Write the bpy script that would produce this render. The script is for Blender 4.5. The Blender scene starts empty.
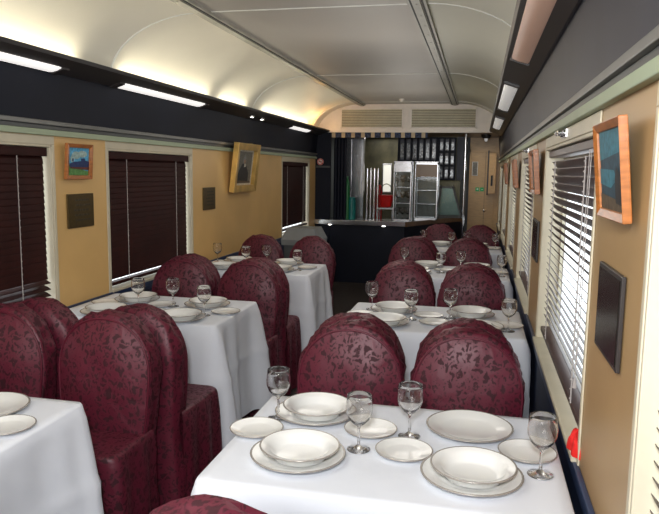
import bpy, bmesh, math, random
from mathutils import Vector, Matrix, noise
R = math.radians; PI = math.pi; TAU = 2*PI
random.seed(7)
S = bpy.context.scene
C = S.collection

# ------------------------------------------------------------------ materials
MATS = {}
def mat(name, col, rough=.5, metal=0., spec=.5, var=.08, vscale=9., bump=0., bscale=40., coat=0., sheen=0., emit=None, es=0., stretch=None):
    m = bpy.data.materials.new(name); m.use_nodes = True
    nt = m.node_tree; N = nt.nodes; L = nt.links
    b = N['Principled BSDF']
    b.inputs['Roughness'].default_value = rough; b.inputs['Metallic'].default_value = metal
    b.inputs['Specular IOR Level'].default_value = spec
    b.inputs['Coat Weight'].default_value = coat
    b.inputs['Sheen Weight'].default_value = sheen
    tc = N.new('ShaderNodeTexCoord'); mp = N.new('ShaderNodeMapping'); L.new(tc.outputs['Object'], mp.inputs[0])
    if stretch: mp.inputs['Scale'].default_value = stretch
    n = N.new('ShaderNodeTexNoise'); n.inputs['Scale'].default_value = vscale; n.inputs['Detail'].default_value = 4
    L.new(mp.outputs[0], n.inputs['Vector'])
    r = N.new('ShaderNodeValToRGB')
    r.color_ramp.elements[0].position = .3; r.color_ramp.elements[1].position = .7
    r.color_ramp.elements[0].color = (*[c*(1-var) for c in col], 1)
    r.color_ramp.elements[1].color = (*[min(1, c*(1+var)) for c in col], 1)
    L.new(n.outputs['Fac'], r.inputs[0]); L.new(r.outputs[0], b.inputs['Base Color'])
    if bump:
        n2 = N.new('ShaderNodeTexNoise'); n2.inputs['Scale'].default_value = bscale; n2.inputs['Detail'].default_value = 5
        L.new(mp.outputs[0], n2.inputs['Vector'])
        bp = N.new('ShaderNodeBump'); bp.inputs['Strength'].default_value = bump; bp.inputs['Distance'].default_value = .01
        L.new(n2.outputs['Fac'], bp.inputs['Height']); L.new(bp.outputs[0], b.inputs['Normal'])
    if emit: b.inputs['Emission Color'].default_value = (*emit, 1); b.inputs['Emission Strength'].default_value = es
    MATS[name] = m
    return m
M_cream = mat('cream_paint', (.62, .56, .42), .45, var=.05)
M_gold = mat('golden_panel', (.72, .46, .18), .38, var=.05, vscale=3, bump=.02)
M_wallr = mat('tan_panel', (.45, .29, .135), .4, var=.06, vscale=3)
M_navy = mat('navy_laminate', (.006, .008, .018), .55, spec=.25, var=.15, vscale=4)
M_navyr = mat('slate_laminate', (.028, .030, .048), .5, var=.12, vscale=4)
M_dado = mat('dado_navy', (.012, .022, .060), .5, var=.2, bump=.05)
M_trimblue = mat('trim_blue', (.02, .04, .10), .35)
M_pale = mat('pale_green_strip', (.38, .45, .31), .5, var=.03)
M_cgrey = mat('cornice_grey', (.18, .18, .17), .35, metal=.3)
M_cdark = mat('cornice_dark', (.07, .075, .075), .4)
M_ceil = mat('ceiling_panel', (.50, .465, .42), .5, metal=.1, var=.05, vscale=1.2, bump=.01)
M_cove = mat('cove_left_uplit', (.84, .80, .68), .5, var=.04, vscale=1.5)  # left cove painted paler, the uplight is part of its colour
M_cover = mat('cove_right_unlit', (.52, .50, .38), .38, metal=.15, var=.05, vscale=1.5)  # right cove painted darker, as the side without uplight
M_joint = mat('joint_strip', (.82, .82, .76), .35)
M_alu = mat('aluminium_rail', (.42, .40, .34), .38, metal=.25, var=.1)
M_slot = mat('rail_slot', (.03, .028, .025), .6)
M_floor = mat('dark_carpet', (.028, .020, .018), .9, var=.3, vscale=60, bump=.3, bscale=200)
M_header = mat('white_enamel', (.78, .72, .66), .4, var=.05)
M_grille = mat('grille_cream', (.62, .58, .44), .5)
M_black = mat('black', (.008, .008, .01), .45)
M_fixt = mat('fixture_dark', (.030, .025, .024), .4)
M_diff = mat('diffuser_unlit', (.66, .42, .32), .45, var=.12, vscale=3, stretch=(1, .3, 1), emit=(1, .62, .45), es=.10)  # lamp is off; a faint pink glow is added to its surface
M_diffw = mat('diffuser_white', (.8, .8, .78), .4, emit=(1, .98, .95), es=.25)
M_lit = mat('diffuser_lit', (.8, .8, .8), .4, emit=(1, .97, .93), es=.85)
M_spot = mat('spot_lens', (.9, .9, .9), .3, emit=(1, .93, .85), es=6)
M_uplit = mat('uplight_tube', (.9, .9, .9), .4, emit=(1, .92, .72), es=12)
M_chrome = mat('chrome', (.72, .72, .74), .16, metal=1, var=.05)
M_steel = mat('brushed_steel', (.42, .43, .45), .25, metal=.95, var=.12, stretch=(1, 1, 8))
M_wood = mat('orange_wood', (.40, .135, .030), .35, var=.25, vscale=14, stretch=(1, 1, 6), coat=.3)
M_brownw = mat('brown_wood', (.16, .075, .025), .4, var=.3, vscale=14, stretch=(6, 1, 1), coat=.3)
M_doorw = mat('door_veneer', (.55, .35, .15), .35, var=.1, vscale=10, stretch=(1, 1, 5))
M_giltm = mat('gilt_frame', (.66, .42, .12), .3, metal=.55, var=.2, bump=.2, bscale=60)
M_bronze = mat('bronze_plaque', (.085, .055, .015), .38, metal=.5, var=.15, vscale=40)
M_engr = mat('engraving', (.035, .025, .01), .5)
M_glossb = mat('glossy_dark_picture', (.010, .008, .006), .22, var=.5, vscale=12, spec=.25)
M_slatd = mat('slat_mahogany', (.030, .006, .005), .5, spec=.12, var=.25, vscale=6)
M_slatr = mat('slat_brown', (.06, .028, .024), .42, var=.2, vscale=6)
M_cord = mat('cord', (.42, .38, .36), .8)
M_white = mat('white_plastic', (.8, .79, .76), .4)
M_grey = mat('grey_plastic', (.24, .26, .27), .5)
M_greyd = mat('dark_grey_plastic', (.09, .10, .105), .5)
M_red = mat('red_plastic', (.55, .01, .01), .35)
M_redc = mat('red_cloth', (.75, .015, .012), .7, bump=.4)
M_green = mat('green_enamel', (.01, .16, .04), .3)
M_teal = mat('teal_enamel', (.01, .19, .18), .35)
M_signg = mat('sign_green', (.01, .22, .06), .5, emit=(.05, .6, .2), es=.15)
M_amber = mat('amber_panel', (.20, .095, .015), .3)
M_vala = mat('valance_navy', (.035, .05, .10), .8, var=.9, vscale=60)
M_valc = mat('valance_cream', (.55, .45, .30), .8)
M_porc = mat('porcelain', (.82, .82, .80), .16, var=.01, coat=.3)
M_rim = mat('plate_rim', (.40, .37, .34), .25, metal=.4)
M_canv = {k: mat('paint_'+k, c, .6, var=.35, vscale=60) for k, c in dict(
    sky=(.09, .38, .62), steam=(.36, .50, .48), loco=(.01, .03, .12), grass=(.10, .26, .07), rust=(.12, .03, .02),
    fog=(.17, .16, .13), coat=(.018, .018, .02), hair=(.24, .24, .23), mat=(.62, .58, .48), night=(.015, .055, .085), tealp=(.03, .16, .22), skin=(.35, .22, .15), earth=(.10, .07, .04)).items()}

def fabric():
    m = bpy.data.materials.new('burgundy_damask'); m.use_nodes = True
    nt = m.node_tree; N = nt.nodes; L = nt.links; b = N['Principled BSDF']
    tc = N.new('ShaderNodeTexCoord'); mp = N.new('ShaderNodeMapping'); mp.inputs['Scale'].default_value = (1, 1, .85)
    L.new(tc.outputs['Object'], mp.inputs[0])
    n1 = N.new('ShaderNodeTexNoise'); n1.inputs['Scale'].default_value = 26; n1.inputs['Detail'].default_value = 3
    L.new(mp.outputs[0], n1.inputs['Vector'])
    ad = N.new('ShaderNodeVectorMath'); ad.operation = 'MULTIPLY_ADD'
    ad.inputs[1].default_value = (.085, .085, .085); L.new(n1.outputs['Color'], ad.inputs[0]); L.new(mp.outputs[0], ad.inputs[2])
    v = N.new('ShaderNodeTexVoronoi'); v.feature = 'DISTANCE_TO_EDGE'; v.inputs['Scale'].default_value = 33
    L.new(ad.outputs[0], v.inputs['Vector'])
    v2 = N.new('ShaderNodeTexVoronoi'); v2.feature = 'F1'; v2.inputs['Scale'].default_value = 70
    L.new(ad.outputs[0], v2.inputs['Vector'])
    mul = N.new('ShaderNodeMath'); mul.operation = 'MULTIPLY_ADD'; mul.inputs[1].default_value = -.22
    L.new(v2.outputs['Distance'], mul.inputs[0]); L.new(v.outputs['Distance'], mul.inputs[2])
    r = N.new('ShaderNodeValToRGB'); e = r.color_ramp.elements
    e[0].position = 0; e[1].position = .13; e[0].color = (0, 0, 0, 1); e[1].color = (1, 1, 1, 1)
    L.new(mul.outputs[0], r.inputs[0])
    mx = N.new('ShaderNodeMix'); mx.data_type = 'RGBA'
    mx.inputs[6].default_value = (.108, .0085, .0235, 1); mx.inputs[7].default_value = (.036, .002, .007, 1)
    L.new(r.outputs[0], mx.inputs[0]); L.new(mx.outputs[2], b.inputs['Base Color'])
    mr = N.new('ShaderNodeMapRange'); mr.inputs[3].default_value = .47; mr.inputs[4].default_value = .72
    L.new(r.outputs[0], mr.inputs[0]); L.new(mr.outputs[0], b.inputs['Roughness'])
    b.inputs['Sheen Weight'].default_value = .04; b.inputs['Sheen Tint'].default_value = (.8, .2, .3, 1)
    n3 = N.new('ShaderNodeTexNoise'); n3.inputs['Scale'].default_value = 12; n3.inputs['Detail'].default_value = 1.5; n3.inputs['Distortion'].default_value = .6; L.new(tc.outputs['Object'], n3.inputs['Vector'])
    bp = N.new('ShaderNodeBump'); bp.inputs['Strength'].default_value = .28; bp.inputs['Distance'].default_value = .02
    L.new(n3.outputs['Fac'], bp.inputs['Height']); L.new(bp.outputs[0], b.inputs['Normal'])
    return m
M_dam = fabric()
M_pipe = mat('burgundy_piping', (.10, .006, .02), .45)

def linen():
    m = mat('white_linen', (.74, .765, .825), .75, var=.012, vscale=5, bump=.12, bscale=14)
    nt = m.node_tree; N = nt.nodes; L = nt.links
    return m
M_linen = linen()
def glass_mat():
    m = bpy.data.materials.new('clear_glass'); m.use_nodes = True
    nt = m.node_tree; N = nt.nodes; L = nt.links; N.clear()
    o = N.new('ShaderNodeOutputMaterial'); g = N.new('ShaderNodeBsdfGlass'); g.inputs['IOR'].default_value = 1.47
    g.inputs['Roughness'].default_value = .0; g.inputs['Color'].default_value = (1, 1, 1, 1)
    t = N.new('ShaderNodeBsdfTransparent'); t.inputs[0].default_value = (.985, .99, .99, 1)
    gl = N.new('ShaderNodeBsdfGlossy'); gl.inputs['Roughness'].default_value = .02
    lw = N.new('ShaderNodeLayerWeight'); lw.inputs[0].default_value = .5
    pw = N.new('ShaderNodeMath'); pw.operation = 'POWER'; pw.inputs[1].default_value = 3.2; L.new(lw.outputs['Facing'], pw.inputs[0])
    fr = N.new('ShaderNodeMath'); fr.operation = 'MULTIPLY_ADD'; fr.inputs[1].default_value = 0.55; fr.inputs[2].default_value = 0.045; L.new(pw.outputs[0], fr.inputs[0])
    thin = N.new('ShaderNodeMixShader'); L.new(fr.outputs[0], thin.inputs[0]); L.new(t.outputs[0], thin.inputs[1]); L.new(gl.outputs[0], thin.inputs[2])
    mx = N.new('ShaderNodeMixShader'); mx.inputs[0].default_value = .94; L.new(thin.outputs[0], mx.inputs[1]); L.new(g.outputs[0], mx.inputs[2])
    L.new(mx.outputs[0], o.inputs[0]); return m
M_glass = glass_mat()
def pane_mat():
    m = bpy.data.materials.new('window_pane'); m.use_nodes = True
    nt = m.node_tree; N = nt.nodes; L = nt.links; N.clear()
    o = N.new('ShaderNodeOutputMaterial'); t = N.new('ShaderNodeBsdfTransparent'); g = N.new('ShaderNodeBsdfGlossy')
    t.inputs[0].default_value = (.93, .95, .95, 1); g.inputs['Roughness'].default_value = .03
    lw = N.new('ShaderNodeLayerWeight'); lw.inputs[0].default_value = .5
    pw = N.new('ShaderNodeMath'); pw.operation = 'POWER'; pw.inputs[1].default_value = 3.2; L.new(lw.outputs['Facing'], pw.inputs[0])
    fr = N.new('ShaderNodeMath'); fr.operation = 'MULTIPLY_ADD'; fr.inputs[1].default_value = 0.12; fr.inputs[2].default_value = 0.02; L.new(pw.outputs[0], fr.inputs[0])
    mx = N.new('ShaderNodeMixShader'); L.new(fr.outputs[0], mx.inputs[0]); L.new(t.outputs[0], mx.inputs[1]); L.new(g.outputs[0], mx.inputs[2])
    L.new(mx.outputs[0], o.inputs[0]); return m
M_pane = pane_mat()

# ------------------------------------------------------------------ mesh helpers
class MB:
    def __init__(s): s.v = []; s.f = []; s.m = []; s.sm = []
    def add(s, vs, fs, mi=0, smooth=False):
        o = len(s.v); s.v += [tuple(v) for v in vs]
        for f in fs: s.f.append(tuple(i+o for i in f)); s.m.append(mi); s.sm.append(smooth)
        return s
    def box(s, a, b, mi=0, M=None):
        x0, y0, z0 = a; x1, y1, z1 = b
        vs = [Vector(p) for p in ((x0,y0,z0),(x1,y0,z0),(x1,y1,z0),(x0,y1,z0),(x0,y0,z1),(x1,y0,z1),(x1,y1,z1),(x0,y1,z1))]
        if M: vs = [M @ v for v in vs]
        return s.add(vs, [(0,3,2,1),(4,5,6,7),(0,1,5,4),(1,2,6,5),(2,3,7,6),(3,0,4,7)], mi)
    def grid(s, rows, mi=0, closed=False, smooth=True, flip=False):
        n = len(rows[0]); vs = [p for r in rows for p in r]; fs = []
        for i in range(len(rows)-1):
            for j in range(n if closed else n-1):
                k = (j+1) % n; q = (i*n+j, i*n+k, (i+1)*n+k, (i+1)*n+j)
                fs.append(q[::-1] if flip else q)
        return s.add(vs, fs, mi, smooth)
    def tube(s, pts, r, n=8, mi=0, cap=True):
        pts = [Vector(p) for p in pts]; rows = []
        rr = r if isinstance(r, (list, tuple)) else [r]*len(pts)
        up = None
        for i, p in enumerate(pts):
            d = (pts[min(i+1, len(pts)-1)] - pts[max(i-1, 0)]).normalized()
            if up is None:
                up = Vector((0,0,1)) if abs(d.z) < .9 else Vector((1,0,0))
            a = d.cross(up).normalized(); b = a.cross(d).normalized(); up = b
            rows.append([p + rr[i]*(math.cos(TAU*k/n)*a + math.sin(TAU*k/n)*b) for k in range(n)])
        s.grid(rows, mi, True, True)
        if cap:
            for row, rv in ((rows[0], False), (rows[-1], True)):
                idx = list(range(n)); s.add(row, [tuple(idx if rv else idx[::-1])], mi)
        return s
    def lathe(s, prof, n=32, mi=0, mid=None, c=(0,0,0)):
        rows = [[(c[0]+r*math.cos(TAU*k/n), c[1]+r*math.sin(TAU*k/n), c[2]+z) for k in range(n)] for r, z in prof]
        for i in range(len(rows)-1):
            s.grid(rows[i:i+2], (mid[i] if mid else mi), True, True)
        return s
    def prism(s, poly, f0, f1, mi=0):       # poly list of 2D; f0,f1 map 2D->3D
        a = [f0(*p) for p in poly]; b = [f1(*p) for p in poly]; n = len(poly)
        return s.add(a+b, [tuple(range(n))[::-1], tuple(range(n, 2*n))] + [(i, (i+1)%n, n+(i+1)%n, n+i) for i in range(n)], mi)
    def build(s, name, mats, parent=None, loc=None, weld=False, bevel=0, rot=None):
        me = bpy.data.meshes.new(name); me.from_pydata(s.v, [], s.f)
        if not isinstance(mats, (list, tuple)): mats = [mats]
        for m in mats: me.materials.append(m)
        me.polygons.foreach_set('material_index', s.m); me.polygons.foreach_set('use_smooth', s.sm)
        bm = bmesh.new(); bm.from_mesh(me)
        if weld: bmesh.ops.remove_doubles(bm, verts=bm.verts, dist=1e-5)
        bmesh.ops.recalc_face_normals(bm, faces=bm.faces)
        bm.to_mesh(me); bm.free(); me.update()
        o = bpy.data.objects.new(name, me); C.objects.link(o)
        if parent: o.parent = parent
        if loc: o.location = loc
        if rot: o.rotation_euler = rot
        if bevel:
            b = o.modifiers.new('bevel', 'BEVEL'); b.width = bevel; b.segments = 2; b.limit_method = 'ANGLE'
        return o
def struct(o): o['kind'] = 'structure'; return o
def tag(o, label, cat, group=None):
    o['label'] = label; o['category'] = cat
    if group: o['group'] = group
    return o
def thing(name, label, cat, loc=(0,0,0), rz=0, group=None):
    o = bpy.data.objects.new(name, None); C.objects.link(o); o.empty_display_size = .1
    o.location = loc; o.rotation_euler = (0,0,rz); return tag(o, label, cat, group)
def kids(o): return [c for c in list(bpy.data.objects) if c.parent == o]
def dup(root, name, loc, rz, label, group=None):
    r = root.copy(); C.objects.link(r); r.location = loc; r.rotation_euler = (0,0,rz); r['label'] = label
    if group: r['group'] = group
    for ch in PK[root.name]:
        c = ch.copy(); C.objects.link(c); c.parent = r
    return r
PK = {}

# ------------------------------------------------------------------ dimensions
XL, XR = -2.21, .29          # wall faces
Z0, ZC, ZCEIL = .76, 1.70, 2.42
YB, YH, YE = -2.2, 8.9, 10.75
XM = (XL+XR)/2

# floor
struct(MB().box((XL-.15, YB, -.06), (XR+.15, YE+.1, 0)).build('floor', M_floor))

# ceiling: flat middle, coved sides
def cove_pts(side, n=14):
    pts = []
    for i in range(n+1):
        a = PI/2*i/n
        x = (XL+.03) + .60*(1-math.cos(a)); z = 2.06 + (ZCEIL-2.06)*math.sin(a)
        pts.append((x if side < 0 else 2*XM-x, z))
    return pts
cl = cove_pts(-1); cr = cove_pts(1)
b = MB()
b.grid([[(x, YB, z) for x, z in cl], [(x, YH, z) for x, z in cl]], 0)
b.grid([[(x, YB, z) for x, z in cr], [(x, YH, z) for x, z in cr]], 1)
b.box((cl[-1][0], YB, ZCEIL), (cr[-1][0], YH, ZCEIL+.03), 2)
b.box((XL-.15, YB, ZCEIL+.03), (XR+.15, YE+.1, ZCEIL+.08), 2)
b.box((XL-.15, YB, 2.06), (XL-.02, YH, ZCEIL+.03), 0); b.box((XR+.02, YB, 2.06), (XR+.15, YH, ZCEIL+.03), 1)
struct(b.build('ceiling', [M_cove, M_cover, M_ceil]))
# joint strips across ceiling
k = 1
for y in (-1.57, 1.05, 3.67, 6.2, 8.6):
    b = MB(); allp = cl + cr[::-1]; rows = []
    for x, z in allp:
        dx = XM-x; dz = 1.9-z; l = math.hypot(dx, dz); ux, uz = dx/l*.006, dz/l*.006
        rows.append([(x, y-.007, z), (x+ux, y-.005, z+uz), (x+ux, y+.005, z+uz), (x, y+.007, z)])
    b.grid(rows, 0, smooth=False)
    struct(b.build('trim_%d' % k, M_joint)); k += 1
# ceiling rails
for xc, slots in ((-1.575, (-.02, .02)), (-.36, (-.038, .042))):
    b = MB(); w = .045 if xc < -1 else .05
    b.box((xc-w, YB, ZCEIL-.018), (xc+w, YH, ZCEIL+.001), 0)
    b.box((xc-w*.45, YB, ZCEIL-.026), (xc+w*.45, YH, ZCEIL-.018), 0)
    for s_ in (-1, 1): b.box((xc+s_*w*.62-.005, YB, ZCEIL-.0195), (xc+s_*w*.62+.005, YH, ZCEIL-.0175), 1)
    for i in range(34):
        yy = .2+i*.26; b.lathe([(.0, -.004), (.005, -.003), (.006, 0)], 8, 0, c=(xc, yy, ZCEIL-.026))
    struct(b.build('trim_%d' % k, [M_alu, M_slot], bevel=.003)); k += 1

# ------------------------------------------------------------------ side walls with window openings
WL = [(-1.7, -.45), (0.1, 1.33), (1.85, 3.12), (3.66, 4.86), (7.32, 8.55)]
WR = [(-1.9, -.62), (-.1, 1.21), (1.80, 3.16), (3.74, 4.94), (5.50, 6.75), (7.35, 8.6), (9.15, 10.2)]
WT = 1.645                   # window top
def wall(side, wins, yend):
    TH = .088
    X = XL if side < 0 else XR; s = side
    b = MB()
    def bx(y0, y1, z0, z1, mi, p=0, t=.088):
        xa, xb = X - s*p, X + s*t
        b.box((min(xa, xb), y0, z0), (max(xa, xb), y1, z1), mi)
    bx(YB, yend, 0, Z0-.03, 1)                      # dado
    bx(YB, yend, Z0-.03, Z0, 3)
    bx(YB, yend, WT, ZC, 0)                         # strip over windows
    edges = [YB] + [e for w in wins for e in w] + [yend]
    for i in range(0, len(edges), 2):
        bx(edges[i], edges[i+1], Z0, WT, 0)
    # navy upper wall, leaning in slightly
    xa = X; xb = X - s*.035
    rows = [[(xa, YB, ZC), (xb, YB, 2.06)], [(xa, yend, ZC), (xb, yend, 2.06)]]
    b.grid(rows, 2, smooth=False)
    bx(YB, yend, ZC, 2.10, 2, p=-.03)
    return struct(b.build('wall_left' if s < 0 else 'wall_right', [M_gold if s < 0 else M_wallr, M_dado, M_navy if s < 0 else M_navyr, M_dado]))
wall(-1, WL, YH); wall(1, WR, YE)
for s in (-1, 1):
    X = XL if s < 0 else XR; ye = YH if s < 0 else YE
    b = MB()
    def pr(z0, z1, p, mi):
        xs = sorted((X+s*.001, X-s*p)); b.box((xs[0], YB, z0), (xs[1], ye, z1), mi)
    pr(ZC-.008, ZC+.022, .022, 0); pr(ZC+.022, ZC+.045, .012, 1); pr(ZC+.045, ZC+.068, .026, 2)
    struct(b.build('trim_%d' % k, [M_pale, M_cdark, M_cgrey], bevel=.003)); k += 1
    b = MB(); xs = sorted((X, X-s*.016)); b.box((xs[0], YB, Z0-.03), (xs[1], ye, Z0+.004))
    xs = sorted((X, X-s*.010)); b.box((xs[0], YB, Z0-.055), (xs[1], ye, Z0-.03))
    struct(b.build('trim_%d' % k, M_trimblue, bevel=.004)); k += 1
    b = MB(); xs = sorted((X, X-s*.014)); b.box((xs[0], YB, 0), (xs[1], ye, .10))
    struct(b.build('baseboard_left' if s < 0 else 'baseboard_right', M_black, bevel=.003))
# rear wall behind the viewpoint and far end
b = MB().box((XL-.15, YB-.1, 0), (XR+.15, YB, ZCEIL+.08)); struct(b.build('wall_rear', M_gold))
b = MB(); b.box((XL-.15, YE, 0), (XR+.15, YE+.1, ZCEIL+.05), 0); b.box((XL-.15, YH, 0), (XL, YE, ZCEIL+.05), 0)
struct(b.build('wall_far', M_greyd))

# windows: frame > pane, sill
wn = 1
def window(side, y0, y1):
    global wn
    X = XL if side < 0 else XR; s = side
    b = MB()
    def bx(ya, yb, za, zb, p0, p1, mi=0):
        xs = sorted((X - s*p0, X + s*p1)); b.box((xs[0], ya, za), (xs[1], yb, zb), mi)
    f = .034
    for ya, yb in ((y0-.022, y0), (y1, y1+.022)):
        bx(ya, yb, Z0, WT+.0, .006, -.0005)                # face architrave
    bx(y0-.022, y1+.022, WT, ZC-.010, .006, -.0005)
    bx(y0, y0+.012, Z0, WT, .004, .088); bx(y1-.012, y1, Z0, WT, .004, .088)   # reveal lining
    bx(y0, y1, WT-.012, WT, .004, .088)
    bx(y0, y1, Z0, Z0+.03, -.074, .095); bx(y0+.012, y0+.03, Z0, WT, -.076, .095); bx(y1-.03, y1-.012, Z0, WT, -.076, .095)
    bx(y0, y1, WT-.05, WT, -.076, .095)
    o = struct(b.build('window_%d' % wn, M_cream, bevel=.003)); wn += 1
    b = MB(); xs = sorted((X-s*.020, X+s*.085)); b.box((xs[0], y0+.001, Z0+.001), (xs[1], y1-.001, Z0+.020))
    b.build('sill', M_cream, o, bevel=.004)
    b = MB(); xs = sorted((X+s*.078, X+s*.082)); b.box((xs[0], y0+.02, Z0+.02), (xs[1], y1-.02, WT-.04))
    b.build('pane', M_pane, o)
    return o
for w in WL[1:]: window(-1, *w)
for w in WR[1:]: window(1, *w)

# ------------------------------------------------------------------ venetian blinds
def blind(side, y0, y1, label, closed, lift=0.03, opens=0, pitch=.036, tilt=None, mtl=None):
    X = (XL if side < 0 else XR) + side*.036; s = side
    ym = (y0+y1)/2
    t = thing('venetian_blind', label, 'window blind', (X, ym, Z0+.02), group='wooden venetian blinds of the dining car')
    hw = (y1-y0)/2 - .026; top = WT-.015 - (Z0+.02)
    MB().box((-.028, -hw-.004, top-(.045 if closed else .028)), (.028, hw+.004, top)).build('head_rail', M_slatd if closed else M_slatr, t, bevel=.003)
    b = MB(); z = top-.06; zb = lift+.028; n = 0
    while z > zb + pitch*.6:
        frac = (z-zb)/pitch
        a = tilt
        if closed and frac < opens+.6: a = R(25)
        w = .048 if closed else .041; ca, sa = math.cos(a), math.sin(a)
        rows = []
        for j, (u, h) in enumerate(((-.5, 0), (0, .0025), (.5, 0))):
            px = u*w*ca + h*sa; pz = -u*w*sa*(-s) + h*ca   # inner edge (toward room) dips
            rows.append([(px, -hw, z+pz), (px, hw, z+pz)])
        rows2 = [[(p[0], p[1], p[2]-.0028) for p in r] for r in rows]
        b.grid(rows, 0, smooth=False); b.grid(rows2, 0, smooth=False, flip=True)
        b.add([rows[0][0], rows[0][1], rows2[0][1], rows2[0][0]], [(0,1,2,3)]); b.add([rows[2][0], rows[2][1], rows2[2][1], rows2[2][0]], [(0,1,2,3)])
        for e in (0, 1): b.add([rows[0][e], rows[1][e], rows[2][e], rows2[2][e], rows2[1][e], rows2[0][e]], [(0,1,2,3,4,5)])
        z -= pitch; n += 1
    b.build('slats', mtl, t)
    MB().box((-.025, -hw, lift), (.025, hw, lift+.022)).build('bottom_rail', mtl, t, bevel=.004)
    for q in ((-.62, .62) if hw > .5 else (-.5, .5)):
        bb = MB()
        for px in (-.027, .027): bb.tube([(px, q*hw, top-.045), (px, q*hw, lift+.02)], .0022, 6)
        zz = top-.06
        while zz > lift+.03:
            bb.lathe([(0, -.004), (.0042, 0), (0, .004)], 6, c=(-s*.029, q*hw, zz)); zz -= pitch
        bb.build('ladder_cord', M_cord, t)
    if not closed:
        bb = MB(); yc = hw*.86; pts = [(-s*.036, -yc, top-.03), (-s*.038, -yc, .35), (-s*.040, -yc+.01, .18)]
        bb.tube(pts, .0013, 6); bb.tube([(-s*.036, -yc+.03, top-.03), (-s*.038, -yc+.03, .4), (-s*.040, -yc+.015, .21)], .0013, 6)
        bb.lathe([(0, .03), (.004, .025), (.006, 0), (0, -.002)], 10, c=(-s*.040, -yc+.01, .15)).build('pull_cord', M_cord, t)
    return t
LBL = {1: 'dark mahogany venetian blind closed on left wall beside the viewpoint', 2: 'dark mahogany blind left of the small train picture, bottom slats open',
       3: 'dark closed mahogany blind on left wall between the two brass plaques', 4: 'dark blind in the farthest left window beside the serving bar'}
for i in (1, 2, 3, 4):
    blind(-1, *WL[i], LBL[i], True, lift=(.0, .012, .014, .04)[i-1], opens=(0, 3, 0, 0)[i-1], tilt=R(76), mtl=M_slatd, pitch=.034)
RBL = {1: 'brown venetian blind at the right edge, slats tilted open', 2: 'large brown open-slat blind between blue picture and narrow framed picture', 3: 'brown open-slat blind on right wall, second beyond the blue picture',
       4: 'brown open-slat blind on right wall, third beyond the blue picture', 5: 'small distant brown blind on right wall, fourth beyond the blue picture', 6: 'farthest brown blind on the right wall beside the end door'}
for i in (1, 2, 3, 4, 5, 6):
    blind(1, *WR[i], RBL[i], False, lift=.035, tilt=R(-48), mtl=M_slatr, pitch=.030)
# blind brackets over right windows
for i, lab in ((2, 'over the largest blind on right wall'), (3, 'over the second right blind beyond the blue picture')):
    y = sum(WR[i])/2
    b = MB()
    for dy in (-.035, .035):
        b.lathe([(0, 0), (.012, 0), (.012, .008), (.007, .012), (.007, .022), (.011, .026), (0, .030)], 14, c=(0, dy, 0))
    b.box((-.014, -.06, -.003), (.014, .06, .002))
    o = b.build('blind_bracket', M_chrome, loc=(XR-.009, y, 1.672), rot=(0, R(-90), 0)); tag(o, 'small silver double blind bracket ' + lab, 'bracket')

# ------------------------------------------------------------------ light fixtures along both coves
def fixture_run(side):
    X = lambda x: x if side < 0 else 2*XM-x
    b = MB()
    prof = [(-2.178, 2.015), (-2.165, 2.010), (-2.018, 2.060), (-2.010, 2.078), (-2.022, 2.082), (-2.16, 2.035), (-2.178, 2.035)]
    rows = [[(X(x), YB, z) for x, z in prof], [(X(x), YH, z) for x, z in prof]]
    b.grid(rows, 0, closed=True, smooth=False)
    return struct(b.build('trim_%d' % (20 if side < 0 else 21), M_fixt))
fixture_run(-1); fixture_run(1)
def lamp(side, y0, y1, name, label, m, group):
    ua, ub = (.004, .075) if side < 0 else (.052, .138); um = (ua+ub)/2
    X = lambda x: x if side < 0 else 2*XM-x
    d = Vector((.147, 0, .050)).normalized(); nrm = Vector((.05, 0, -.147)).normalized(); base = Vector((-2.165, 0, 2.010))
    t = thing(name, label, 'light', (X(-2.09), (y0+y1)/2, 2.03), group=group)
    def P(u, v, y):
        q = base + d*u + nrm*(v-.003); return (X(q.x) - X(-2.09), y - (y0+y1)/2, q.z-2.03)
    b = MB(); rows = []
    for y, sc in ((y0, .6), (y0+.03, 1), (y1-.03, 1), (y1, .6)):
        rows.append([P(um + (u-um)*(1 if sc == 1 else .9), v*sc, y) for u, v in ((ua, 0), (ua+.006, .009), (um, .013), (ub-.006, .009), (ub, 0))])
    b.grid(rows, 0); b.build('diffuser', m, t)
    for ya, yb in ((y0-.05, y0+.004), (y1-.004, y1+.05)):
        b = MB()
        rows = [[P(u, v, yy) for u, v in ((ua-.003, 0), (ua, .014), (ub, .014), (ub+.003, 0))] for yy in (ya, yb)]
        b.grid(rows, 0, smooth=False)
        for r in rows: b.add(r, [(0,1,2,3)])
        b.build('end_cap', M_fixt, t)
    return t
g = 'strip lights along the left cove'
lamp(-1, 1.85, 3.08, 'strip_light', 'long lit white strip light at upper left edge above navy panel', M_lit, g)
lamp(-1, 3.68, 4.90, 'strip_light', 'lit white strip light above the second left window', M_lit, g)
lamp(-1, 7.35, 8.2, 'strip_light', 'short distant lit strip light near the serving bar end of left cove', M_lit, g)
g = 'strip lights along the right cove'
lamp(1, .75, 3.22, 'strip_light', 'long unlit pinkish strip light along the right cove, nearest', M_diff, g)
lamp(1, 4.05, 5.6, 'strip_light', 'white strip light on right cove beyond the long pinkish one', M_diffw, g)
lamp(1, 6.4, 7.9, 'strip_light', 'farthest white strip light on the right cove', M_diffw, g)
for y, l in ((5.95, 'tiny bright spotlight above portrait, nearer one of the pair'), (6.24, 'tiny bright spotlight above portrait, farther one of the pair')):
    t = thing('spotlight', l, 'light', (-2.09, y, 2.030), group='spotlights over the portrait')
    MB().lathe([(.0, 0), (.026, 0), (.026, -.015), (.017, -.015)], 16).build('ring', M_chrome, t)
    MB().lathe([(.018, -.014), (.012, -.018), (0, -.019)], 12).build('lens', M_spot, t)
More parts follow.
